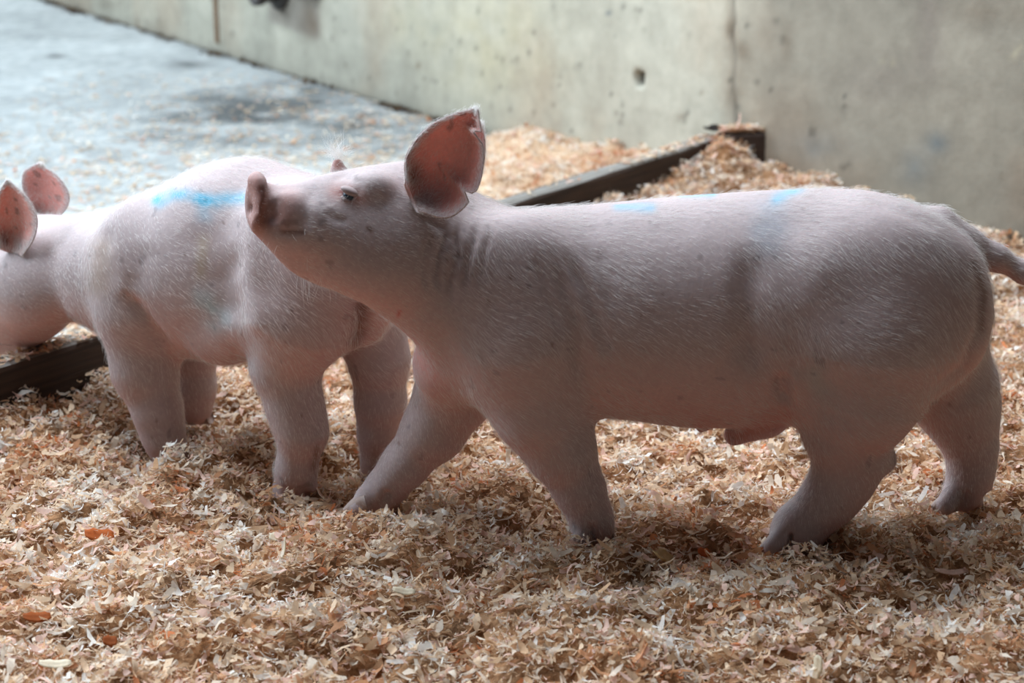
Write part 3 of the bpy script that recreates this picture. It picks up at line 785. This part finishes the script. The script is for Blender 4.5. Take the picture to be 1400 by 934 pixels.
def build_piglet(kind):
    root = bpy.data.objects.new('piglet', None); COL.objects.link(root)
    if kind == 'A':
        fr = FA
        f = Field(fr, (-0.33, -0.15, -0.02), (0.66, 0.16, 0.40), 0.0026)
        secs = [(346, 247, 316, .022, .068), (362, 249, 334, .024, .064), (380, 253, 356, .026, .060), (400, 251, 374, .030, .056), (430, 242, 389, .038, .050), (460, 235, 396, .046, .045), (490, 229, 408, .052, .039),
                (520, 224, 430, .057, .033), (555, 220, 458, .062, .026), (590, 226, 496, .065, .018), (625, 246, 528, .068, .010), (660, 266, 548, .073, .004), (700, 283, 556, .080, 0),
                (760, 280, 564, .088, 0), (850, 274, 571, .094, 0), (950, 265, 582, .097, 0), (1050, 258, 578, .095, 0), (1130, 256, 562, .093, 0),
                (1200, 263, 548, .088, 0), (1250, 282, 535, .080, 0), (1290, 306, 522, .070, 0), (1320, 330, 505, .060, 0), (1338, 362, 485, .044, 0), (1349, 400, 450, .022, 0)]
        f.loft(secs)
        P = lambda x_, y_, o=0.0: fr.P(x_, y_, o)
        s = 0.00073
        # shoulder, upper arm
        f.ell(P(712, 430, .045), (100 * s, .048, 135 * s), .035, rot=0.1)
        f.ell(P(712, 430, -.045), (95 * s, .048, 130 * s), .035, rot=0.1)
        chain(f, [(715, 470, 82), (738, 560, 62), (765, 612, 47), (792, 668, 33), (808, 708, 27), (811, 722, 26)], .045, .022)
        chain(f, [(660, 470, 75), (622, 535, 52), (594, 588, 42), (552, 638, 30), (524, 670, 25), (512, 682, 23)], -.045, .020)
        toes(f, P(800, 718, .050), P(794, 737, .060), .0135); toes(f, P(820, 718, .040), P(827, 736, .034), .0135)
        toes(f, P(500, 680, -.036), P(488, 696, -.024), .0130); toes(f, P(525, 676, -.05), P(536, 692, -.056), .0145)
        f.cone(P(548, 668, -.045), P(552, 676, -.045), .006, .005, .006)
        # hams
        f.ell(P(1205, 424, .036), (140 * s, .060, 138 * s), .030, rot=-0.1)
        f.ell(P(1205, 424, -.036), (136 * s, .058, 134 * s), .030, rot=-0.1)
        chain(f, [(1185, 470, 103), (1172, 545, 82), (1156, 594, 53), (1166, 624, 45), (1152, 656, 40), (1132, 684, 36), (1093, 722, 33), (1085, 733, 30)], .045, .025)
        f.cone(P(1188, 618, .045), P(1209, 630, .045), .017, .012, .010)
        chain(f, [(1262, 470, 95), (1300, 530, 62), (1316, 572, 47), (1328, 612, 34), (1328, 645, 29), (1316, 674, 27)], -.045, .022)
        f.cone(P(1338, 540, -.045), P(1350, 548, -.045), .016, .010, .012)
        toes(f, P(1078, 728, .056), P(1060, 748, .062), .0145); toes(f, P(1098, 728, .038), P(1094, 748, .030), .0145)
        f.cone(P(1112, 728, .045), P(1116, 738, .045), .006, .005, .006)
        toes(f, P(1306, 674, -.036), P(1292, 691, -.026), .014); toes(f, P(1326, 674, -.05), P(1330, 690, -.058), .014)
        f.cone(P(1346, 652, -.045), P(1352, 666, -.045), .006, .005, .006)
        # clefts between the toes
        for c0, c1 in ((P(530, 674, -.026), P(520, 704, -.022)), (P(810, 720, .066), P(812, 746, .064)), (P(1320, 676, -.024), P(1316, 700, -.026)), (P(1082, 730, .066), P(1076, 758, .064))):
            f.cone(c0, c1, .0030, .0062, .005, sub=True)
        # belly fold and sheath
        f.cone(P(1088, 545, .01), P(1045, 570, .005), .012, .014, .018); f.cone(P(1050, 574, .0), P(1004, 596, .0), .017, .010, .014)
        f.cone(P(962, 580, .0), P(958, 586, .0), .008, .004, .010)
        # tail
        chain(f, [(1282, 310, 28), (1322, 334, 20), (1360, 352, 16), (1400, 373, 13), (1440, 396, 9), (1475, 404, 6)], 0.0, .012)
        # brisket
        f.ell(P(612, 500, 0), (50 * s, .040, 50 * s), .03)
        # head details: jowl, brow, snout
        f.ell(P(520, 350, .062), (62 * s, .026, 52 * s), .03, yaw=-.15)
        f.ell(P(520, 350, -.010), (62 * s, .022, 52 * s), .03)
        f.ell(P(505, 258, .062), (30 * s, .016, 20 * s), .012, rot=.2)
        f.ell(P(424, 312, .080), (40 * s, .012, 28 * s), .02)
        # snout disc, turned towards the camera
        dc_ = P(350, 278, .072)
        f.ell(dc_, (.0075, .024, .0255), .004, yaw=-.42, rot=-.12)
        f.ell(P(352, 250, .074), (.007, .014, .010), .006, yaw=-.42)
        f.ell(P(338, 278, .079), (.006, .016, .018), .004, yaw=-.42, rot=-.12, sub=True)
        f.ell(P(342, 285, .089), (.007, .0040, .0058), .003, sub=True); f.ell(P(340, 285, .072), (.007, .0040, .0058), .003, sub=True)
        # upper lip lump behind the disc
        f.ell(P(394, 290, .078), (.016, .012, .018), .012, rot=-.5)
        f.ell(P(373, 288, .092), (.006, .006, .012), .010, rot=-.3, sub=True)
        # mouth corner
        f.cone(P(372, 318, .092), P(414, 317, .096), .0020, .0008, .004, sub=True)
        # eye socket
        f.ell(P(474, 263, .094), (.012, .006, .006), .006, rot=-.25, sub=True)
        V, F = f.mesh(2)
    else:
        fr = FB
        f = Field(fr, (-0.66, -0.15, -0.03), (0.20, 0.15, 0.42), 0.0028)
        secs = [(-118, 405, 458, .024, 0), (-95, 380, 472, .028, 0), (-60, 345, 482, .036, 0), (-20, 316, 484, .050, 0), (20, 299, 482, .060, 0), (55, 294, 466, .062, 0), (90, 294, 440, .060, 0), (120, 291, 440, .060, 0), (150, 285, 452, .072, 0), (185, 273, 472, .080, 0),
                (220, 255, 482, .084, 0), (260, 235, 486, .090, 0), (300, 218, 492, .094, 0), (340, 214, 492, .094, 0), (380, 226, 490, .090, 0), (420, 240, 484, .088, 0), (460, 254, 474, .082, 0), (500, 258, 458, .074, 0), (530, 280, 440, .060, 0), (552, 312, 415, .040, 0), (563, 340, 390, .02, 0)]
        f.loft(secs)
        P = lambda x_, y_, o=0.0: fr.P(x_, y_, o)
        s = 0.00080
        f.ell(P(190, 375, .045), (62 * s, .045, 100 * s), .030)
        f.ell(P(190, 375, -.045), (62 * s, .045, 100 * s), .030)
        chain(f, [(188, 430, 55), (198, 505, 44), (216, 565, 32), (224, 598, 27), (231, 618, 25)], .05, .018)
        chain(f, [(232, 420, 45), (262, 475, 34), (264, 530, 28), (266, 556, 24)], -.05, .018)
        toes(f, P(226, 616, .056), P(222, 634, .062), .011); toes(f, P(242, 614, .042), P(246, 630, .042), .011)
        toes(f, P(260, 556, -.045), P(258, 570, -.042), .011); toes(f, P(274, 556, -.055), P(278, 570, -.056), .011)
        f.ell(P(415, 375, .040), (88 * s, .056, 118 * s), .035)
        f.ell(P(425, 375, -.040), (86 * s, .056, 112 * s), .035)
        chain(f, [(410, 435, 76), (390, 500, 46), (403, 556, 37), (413, 590, 33), (405, 638, 25), (398, 672, 25)], .05, .016)
        f.cone(P(424, 580, .05), P(434, 592, .05), .012, .009, .008)
        chain(f, [(500, 420, 60), (518, 490, 40), (520, 552, 33), (518, 592, 27), (513, 634, 22)], -.05, .018)
        toes(f, P(388, 672, .056), P(384, 691, .066), .013); toes(f, P(406, 672, .042), P(411, 691, .038), .013)
        toes(f, P(506, 634, -.045), P(504, 650, -.044), .010); toes(f, P(520, 634, -.055), P(522, 650, -.056), .010)
        f.cone(P(424, 655, .048), P(428, 666, .048), .006, .005, .006)
        for c0, c1 in ((P(236, 616, .068), P(236, 640, .066)), (P(397, 674, .068), P(398, 698, .066))):
            f.cone(c0, c1, .0028, .0056, .005, sub=True)
        # flank fold, jowl, groin
        f.cone(P(300, 470, .05), P(340, 440, .07), .020, .016, .03)
        f.ell(P(40, 400, .045), (60 * s, .026, 52 * s), .03)
        f.ell(P(490, 440, .0), (36 * s, .028, 34 * s), .015)
        f.ell(P(-112, 428, 0), (.008, .026, .026), .004)
        # curled tail
        tp = [(545, 310, 14, 0), (556, 285, 10, -.02), (540, 262, 8, -.035), (505, 252, 7, -.04), (475, 246, 7, -.04), (462, 236, 7, -.04), (461, 222, 6, -.04)]
        chain(f, tp, 0, .006)
        V, F = f.mesh(2)
    N = vnormals(V, F); Q = project(V); off = f.near(V)
    sel = ((N @ fr.n) > -0.05).astype(float) * (off > 0.0)
    selN = ((N @ fr.n) > -0.6).astype(float) * (off > -0.04)
    if kind == 'A':
        W = lambda poly, w, d: groove(V, N, Q, sel, poly, w, d)
        # neck creases behind the ear and the throat
        for poly, w_, d_ in [([(606, 300), (609, 325), (600, 350), (598, 375), (604, 400)], 5, .004), ([(630, 300), (624, 325), (626, 350), (615, 380), (617, 420)], 5, .004), ([(652, 300), (648, 330), (638, 360), (636, 405)], 5, .0035),
                             ([(672, 310), (662, 350), (655, 395)], 5, .002), ([(588, 318), (580, 355), (585, 400)], 5, .002),
                             ([(596, 440), (612, 490), (650, 540)], 14, .002),
                             # shoulder blade hollow and elbow crease
                             ([(745, 330), (770, 390), (790, 450), (798, 520), (800, 560)], 13, .0055), ([(775, 340), (805, 400), (825, 460), (832, 500)], 8, .004), ([(795, 330), (822, 380), (845, 440)], 6, .0016),
                             ([(730, 345), (748, 400), (768, 460)], 8, .003), ([(760, 330), (785, 372), (810, 440), (822, 480)], 6, .002), ([(815, 335), (845, 390)], 7, .0015),
                             # flank hollow before the ham, thigh front
                             ([(1030, 330), (1024, 400), (1026, 470), (1045, 520)], 22, .006), ([(1075, 555), (1068, 525), (1072, 505)], 9, .008), ([(990, 470), (1040, 500)], 30, .002),
                             # rump crease beside the tail
                             ([(1180, 268), (1240, 290), (1290, 318)], 9, .0025), ([(1325, 352), (1340, 400), (1340, 450), (1318, 505), (1260, 545)], 8, .004),
                             # face
                             ([(447, 285), (455, 298), (480, 304)], 6, .002), ([(450, 248), (470, 240), (492, 248), (497, 270)], 5, .0018), ([(425, 255), (418, 290), (420, 318)], 8, .002), ([(565, 285), (590, 300), (610, 318)], 7, .004), ([(380, 262), (374, 285), (372, 310)], 6, .003)]:
            V = W(poly, w_, d_)
        V = V + N * (0.007 * np.exp(-(seg_dist(Q, [(1115, 370), (1105, 420), (1112, 480)]) / 48) ** 2) * sel)[:, None]
        V = V + N * (0.0045 * np.exp(-(seg_dist(Q, [(1088, 520), (1092, 560)]) / 16) ** 2) * sel)[:, None]
    else:
        for poly, w_, d_ in [([(165, 395), (195, 430), (222, 470), (238, 485)], 9, .007), ([(322, 330), (308, 385), (318, 425), (338, 445)], 16, .006), ([(262, 300), (285, 350), (292, 410)], 26, .003),
                             ([(150, 300), (140, 350), (160, 400)], 12, .003), ([(60, 330), (70, 380), (95, 430)], 10, .002), ([(495, 400), (498, 450), (490, 480)], 12, .008), ([(205, 330), (190, 380), (165, 400)], 16, .002)]:
            V = groove(V, N, Q, sel if w_ != 12 else selN, poly, w_, d_)
        V = V + N * (0.004 * np.exp(-(seg_dist(Q, [(345, 300), (345, 380), (352, 440)]) / 16) ** 2) * sel)[:, None]
    # soft muscle unevenness
    V = V + N * (0.0016 * noise3(V, 18) + 0.0006 * noise3(V, 55))[:, None]
    N = vnormals(V, F); Q = project(V)
    # ---------------- colour
    C = np.repeat(SKIN[None], len(V), 0) * (1 + 0.10 * noise3(V, 12) + 0.05 * noise3(V, 45))[:, None]
    pk = np.clip(-N[:, 2] * 0.8, 0, 0.5)[:, None]; C = C * (1 - pk) + PINK * pk          # pinker where the skin faces down
    allm = np.ones(len(V)); nz = 0.75 + 1.3 * (noise3(V, 70) + 0.2)
    if kind == 'A':
        C = paint(Q, allm, SNOUT, C, [(345, 250), (352, 280), (350, 308)], 20, .85)
        C = paint(Q, allm, srgb(120, 76, 66), C, [(358, 262), (355, 285), (358, 302)], 9, .75)
        C = paint(Q, allm, SNOUT, C, [(395, 275), (385, 300)], 17, .6)
        C = paint(Q, allm, srgb(96, 58, 44), C, [(386, 317), (414, 318)], 3.5, .7)
        C = paint(Q, allm, PINK, C, [(460, 262), (490, 270)], 12, .5)
        C = paint(Q, allm, srgb(120, 50, 44), C, [(465, 262), (474, 266)], 3, .6)
        C = paint(Q, allm, DIRT, C, [(504, 312), (507, 315)], 3, .9)
        C = paint(Q, allm, PINK * .9, C, [(555, 475), (600, 525)], 16, .7)
        C = paint(Q, allm, srgb(190, 120, 106), C, [(960, 585), (1000, 600), (1075, 570)], 14, .7)
        C = paint(Q, sel, BLUE, C, [(845, 282), (890, 284)], 7, .35, nz); C = paint(Q, allm, BLUE, C, [(930, 266), (975, 266)], 4, .5, nz)
        C = paint(Q, allm, BLUE, C, [(1095, 258), (1060, 272)], 7, .5, nz); C = paint(Q, sel, BLUE, C, [(1055, 290), (1050, 330)], 26, .12, nz)
        C = paint(Q, sel, srgb(150, 180, 180), C, [(1115, 515), (1125, 535)], 18, .35, nz)
        C = paint(Q, allm, DIRT, C, [(1332, 360), (1345, 400), (1342, 450)], 5, .45)
        for q_ in [(697, 378, 5), (820, 352, 4), (755, 470, 3), (668, 412, 3), (604, 340, 3), (612, 355, 3), (617, 385, 2.5), (606, 372, 2.5), (626, 345, 3), (586, 330, 4), (590, 322, 3), (645, 375, 2), (1362, 530, 4), (1298, 552, 4), (545, 428, 3), (1325, 597, 3), (905, 400, 3), (875, 430, 2.5), (960, 475, 2.5), (545, 605, 3), (1080, 235, 3)]:
            C = paint(Q, allm, DIRT, C, [(q_[0], q_[1]), (q_[0] + 1, q_[1] + 3)], q_[2] * .55, .55)
        C = paint(Q, allm, srgb(190, 70, 60), C, [(547, 425), (544, 433)], 2, .7)
    else:
        C = paint(Q, allm, BLUE * .8, C, [(216, 276), (238, 266), (262, 268), (292, 278)], 8, 1.15, nz)
        C = paint(Q, allm, BLUE, C, [(290, 274), (330, 270)], 9, .6, nz)
        C = paint(Q, allm, BLUE, C, [(285, 280), (280, 292)], 12, .35, nz)
        C = paint(Q, sel, srgb(170, 205, 210), C, [(272, 410), (300, 435)], 16, .5, nz)
        C = paint(Q, sel, srgb(190, 170, 130), C, [(278, 330), (274, 375)], 9, .35)
        C = paint(Q, allm, srgb(110, 66, 52), C, [(496, 415), (490, 455), (484, 470)], 11, .7)
        C = paint(Q, allm, SNOUT, C, [(462, 226), (461, 214)], 8, .9)
        C = paint(Q, allm, DIRT * 1.3, C, [(434, 612), (428, 640)], 4, .6)
        C = paint(Q, sel, srgb(204, 178, 150), C, [(140, 340), (135, 390)], 16, .3)
        for q_ in [(305, 303, 3), (190, 355, 2.5), (252, 345, 2.5), (340, 335, 3), (398, 425, 4), (412, 568, 3.5), (208, 598, 3), (214, 575, 3), (392, 332, 2.5), (536, 540, 3), (528, 610, 3)]:
            C = paint(Q, allm, DIRT, C, [(q_[0], q_[1]), (q_[0] + 1, q_[1] + 3)], q_[2] * .55, .55)
    # skin darker and browner towards the ground
    w = (0.35 * np.exp(-np.clip(V[:, 2] + 0.0, 0, 1) / 0.025) * (0.7 + noise3(V, 50)))[:, None]; C = C * (1 - w) + srgb(150, 112, 100) * w
    specks = (noise3(V, 130) > 0.56)[:, None] * 0.25; C = C * (1 - specks)
    body = link('body', np_mesh('body', V, F, np.clip(C, 0, 1)), M_skin, root)
    # ---------------- ears
    ears = []
    if kind == 'A':
        Fc = [(556, 250), (556, 215), (566, 195), (588, 172), (618, 157), (650, 148)]
        Rc = [(572, 288), (612, 297), (650, 262), (661, 212), (657, 176), (652, 149)]
        ears.append(ear_mesh(fr, Fc, Rc, .078, .090, .034, notch=[(.80, .045, .42), (.40, .03, .16)]))
        Fc2 = [(575, 250), (585, 215), (600, 190), (620, 172), (640, 162), (655, 168)]
        Rc2 = [(600, 280), (640, 270), (658, 240), (664, 205), (662, 182), (657, 168)]
        ears.append(ear_mesh(fr, Fc2, Rc2, -.02, -.05, .018, bend=.01))
    else:
        Fc = [(0, 340), (-6, 310), (-5, 280), (2, 258), (10, 247)]
        Rc = [(30, 350), (46, 325), (50, 300), (36, 270), (12, 248)]
        ears.append(ear_mesh(fr, Fc, Rc, .066, .062, .022))
        Fc2 = [(50, 300), (36, 275), (30, 252), (32, 236), (44, 228), (54, 224)]
        Rc2 = [(60, 300), (84, 292), (94, 274), (86, 250), (70, 234), (56, 225)]
        ears.append(ear_mesh(fr, Fc2, Rc2, -.035, -.045, .012, notch=[(.9, .05, .3)]))
    for e in ears: link('ear', np_mesh('ear', e[0], e[1], np.clip(e[2], 0, 1)), M_skin, root)
    # ---------------- eye
    if kind == 'A':
        def ball(name, P_, R, mat, rot=0.0, lab=None):
            import bmesh
            bm = bmesh.new(); bmesh.ops.create_uvsphere(bm, u_segments=20, v_segments=12, radius=1.0)
            me = bpy.data.meshes.new(name); bm.to_mesh(me); bm.free()
            o = link(name, me, mat, root); o.location = tuple(P_); o.scale = R; o.rotation_euler = (0, rot, 0)
            return o
        # sit the eyeball on the surface of the head
        near_i = np.where((sel > 0) & (np.hypot(Q[:, 0] - 477, Q[:, 1] - 267) < 6))[0]; ey = V[near_i].mean(0); en_ = N[near_i].mean(0)
        ball('eye', ey - en_ * 0.0030, (.0068, .0060, .0050), M_eye, .45)
        sk2, nt2, b2 = new_mat('eyelid_skin'); b2.inputs['Base Color'].default_value = (*(SKIN * .62 + PINK * .1), 1); b2.inputs['Roughness'].default_value = .6
        ul = ball('eyelid', ey - en_ * 0.0014 + np.array([0.001, 0, .0042]), (.0094, .0060, .0040), sk2, .42); ul['label'] = 'swollen upper lid'
        ll = ball('eyelid', ey - en_ * 0.0022 + np.array([-.0012, 0, -.0042]), (.0085, .0056, .0034), sk2, .42); ll['label'] = 'thin lower lid'
    # ---------------- hooves
    fwd = -fr.a
    if kind == 'A':
        hl = [(797, 737, .057), (826, 736, .040), (490, 697, -.026), (536, 692, -.054), (1059, 750, .058), (1091, 750, .036), (1294, 692, -.028), (1329, 690, -.057)]
    else:
        hl = [(222, 635, .062), (247, 631, .042), (258, 571, -.042), (279, 571, -.056), (384, 691, .062), (410, 691, .042), (504, 651, -.044), (523, 651, -.056)]
    for (x_, y_, o_) in hl:
        p = fr.P(x_, y_, o_); hoof(root, p + np.array([0, 0, .002]) + fwd * 0.000, fwd[:2], 1.0)
    # ---------------- fur
    r = np.random.default_rng(5 if kind == 'A' else 6)
    nh = 85000 if kind == 'A' else 62000
    cand = r.integers(0, len(V), int(nh * 1.4))
    cam_side = (N[cand] @ (np.array([0, -0.9, 0.45]))) > -0.35
    cand = cand[cam_side | (r.random(len(cand)) < 0.25)][:nh]
    Pp = V[cand] + r.normal(0, .0012, (len(cand), 3)); Nn = N[cand]; q = Q[cand]
    back = fr.a
    legw = 1 - sstep(Pp[:, 2], 0.06, 0.15)
    headw = (1 - sstep(q[:, 0], 560, 640)) if kind == 'A' else (1 - sstep(q[:, 0], 60, 120))
    D = back[None] * (0.75 * (1 - 0.75 * legw))[:, None] + np.array([0, 0, -1.0])[None] * (0.55 + 0.5 * legw)[:, None] - fr.n[None] * 0.1
    D = D + (headw[:, None]) * (back[None] * 0.7 + np.array([0, 0, -.15]))
    f1 = noise3(Pp, 22) * 1.6; f2 = noise3(Pp + 5, 22) * 1.6; f3 = noise3(Pp, 120) * 0.9
    D = D + (f1 + f3)[:, None] * back[None] * 0.5 + (f2 - f3)[:, None] * np.array([0, 0, 0.5])
    D = tangent(Nn, D)
    Lh = r.uniform(.005, .012, len(cand)) * (1 - 0.42 * headw) * (1 - 0.35 * legw)
    sn = (q[:, 0] < 420) & (kind == 'A'); Lh = np.where(sn, Lh * .45, Lh)
    Rr = r.uniform(.00005, .00010, len(cand)) * (1 - .2 * headw)
    dense = np.clip(0.7 + 1.2 * noise3(Pp, 35), 0.15, 1); keep = r.random(len(cand)) < dense
    keep &= ~(sn & (r.random(len(cand)) < .6))
    keep &= Pp[:, 2] > 0.012
    make_fur('coat_hair', root, Pp[keep], Nn[keep], D[keep], Lh[keep], Rr[keep], r)
    # ear fringe hairs
    PP = []; NN = []; DD = []; LL = []
    for e in ears:
        Vv, Nv, tt, vv = e[3], e[4], e[5], e[6]
        edge = (vv < .08) | (vv > .92) | (tt > .94); inn = r.random(len(Vv)) < .8
        for m_k, rep, ll in ((edge, 14, .005), (inn & (tt < .45), 4, .008), (inn, 2, .004)):
            ids = np.where(m_k)[0].repeat(rep)
            PP.append(Vv[ids] + r.normal(0, .0015, (len(ids), 3))); NN.append(Nv[ids]); tip = Vv[-1] - Vv[ids]; DD.append(tip / (np.linalg.norm(tip, axis=1, keepdims=True) + 1e-6) + r.normal(0, .35, (len(ids), 3))); LL.append(r.uniform(.5, 1.2, len(ids)) * ll)
    PP, NN, DD, LL = [np.concatenate(q_) for q_ in (PP, NN, DD, LL)]
    make_fur('ear_hair', root, PP, NN, tangent(NN, DD), LL, np.full(len(PP), .00008), r)
    # whiskers at the chin, lashes, tail tuft
    if kind == 'A':
        wp = []; wd = []
        for (cx, cy, o_, n_, d_, sp_) in [(420, 386, .06, 12, (-.05, -.1, -1), 14), (356, 325, .07, 8, (-.3, -.2, -.9), 12), (478, 266, .098, 16, (-.5, -.6, -.3), 6), (400, 330, .088, 10, (.2, -.8, -.5), 22)]:
            for _ in range(n_):
                dd = np.hypot(Q[:, 0] - (cx + r.normal(0, sp_)), Q[:, 1] - (cy + r.normal(0, sp_ * .4))) + 300 * (off < 0.0); i_ = np.argmin(dd)
                wp.append(i_); wd.append(np.array(d_) + r.normal(0, .2, 3))
        wp = np.array(wp); wd = np.array(wd); wd /= np.linalg.norm(wd, axis=1, keepdims=True)
        Lw = np.concatenate([r.uniform(.018, .030, 12), r.uniform(.01, .016, 8), r.uniform(.006, .010, 16), r.uniform(.008, .014, 10)])
        make_fur('whisker', root, V[wp], N[wp] * .3, wd, Lw, np.full(len(wp), .00014), r)
    else:
        tpx = fr.P(461, 214, -.04)
        PPt = tpx + r.normal(0, .004, (160, 3)); dt = np.stack([r.normal(0, .5, 160), r.normal(0, .3, 160), np.abs(r.normal(.6, .4, 160))], 1); dt /= np.linalg.norm(dt, axis=1, keepdims=True)
        make_fur('tail_tuft', root, PPt, dt * .2, dt, r.uniform(.012, .026, 160), np.full(160, .00010), r)
    return root
pa = build_piglet('A')
pa['label'] = 'pink piglet in front walking left with snout raised and a torn upright ear'; pa['category'] = 'piglet'; pa['group'] = 'piglets in the pen'
pb = build_piglet('B')
pb['label'] = 'pink piglet standing behind with a bright blue mark on its back, head at left edge'; pb['category'] = 'piglet'; pb['group'] = 'piglets in the pen'
bpy.context.view_layer.update()
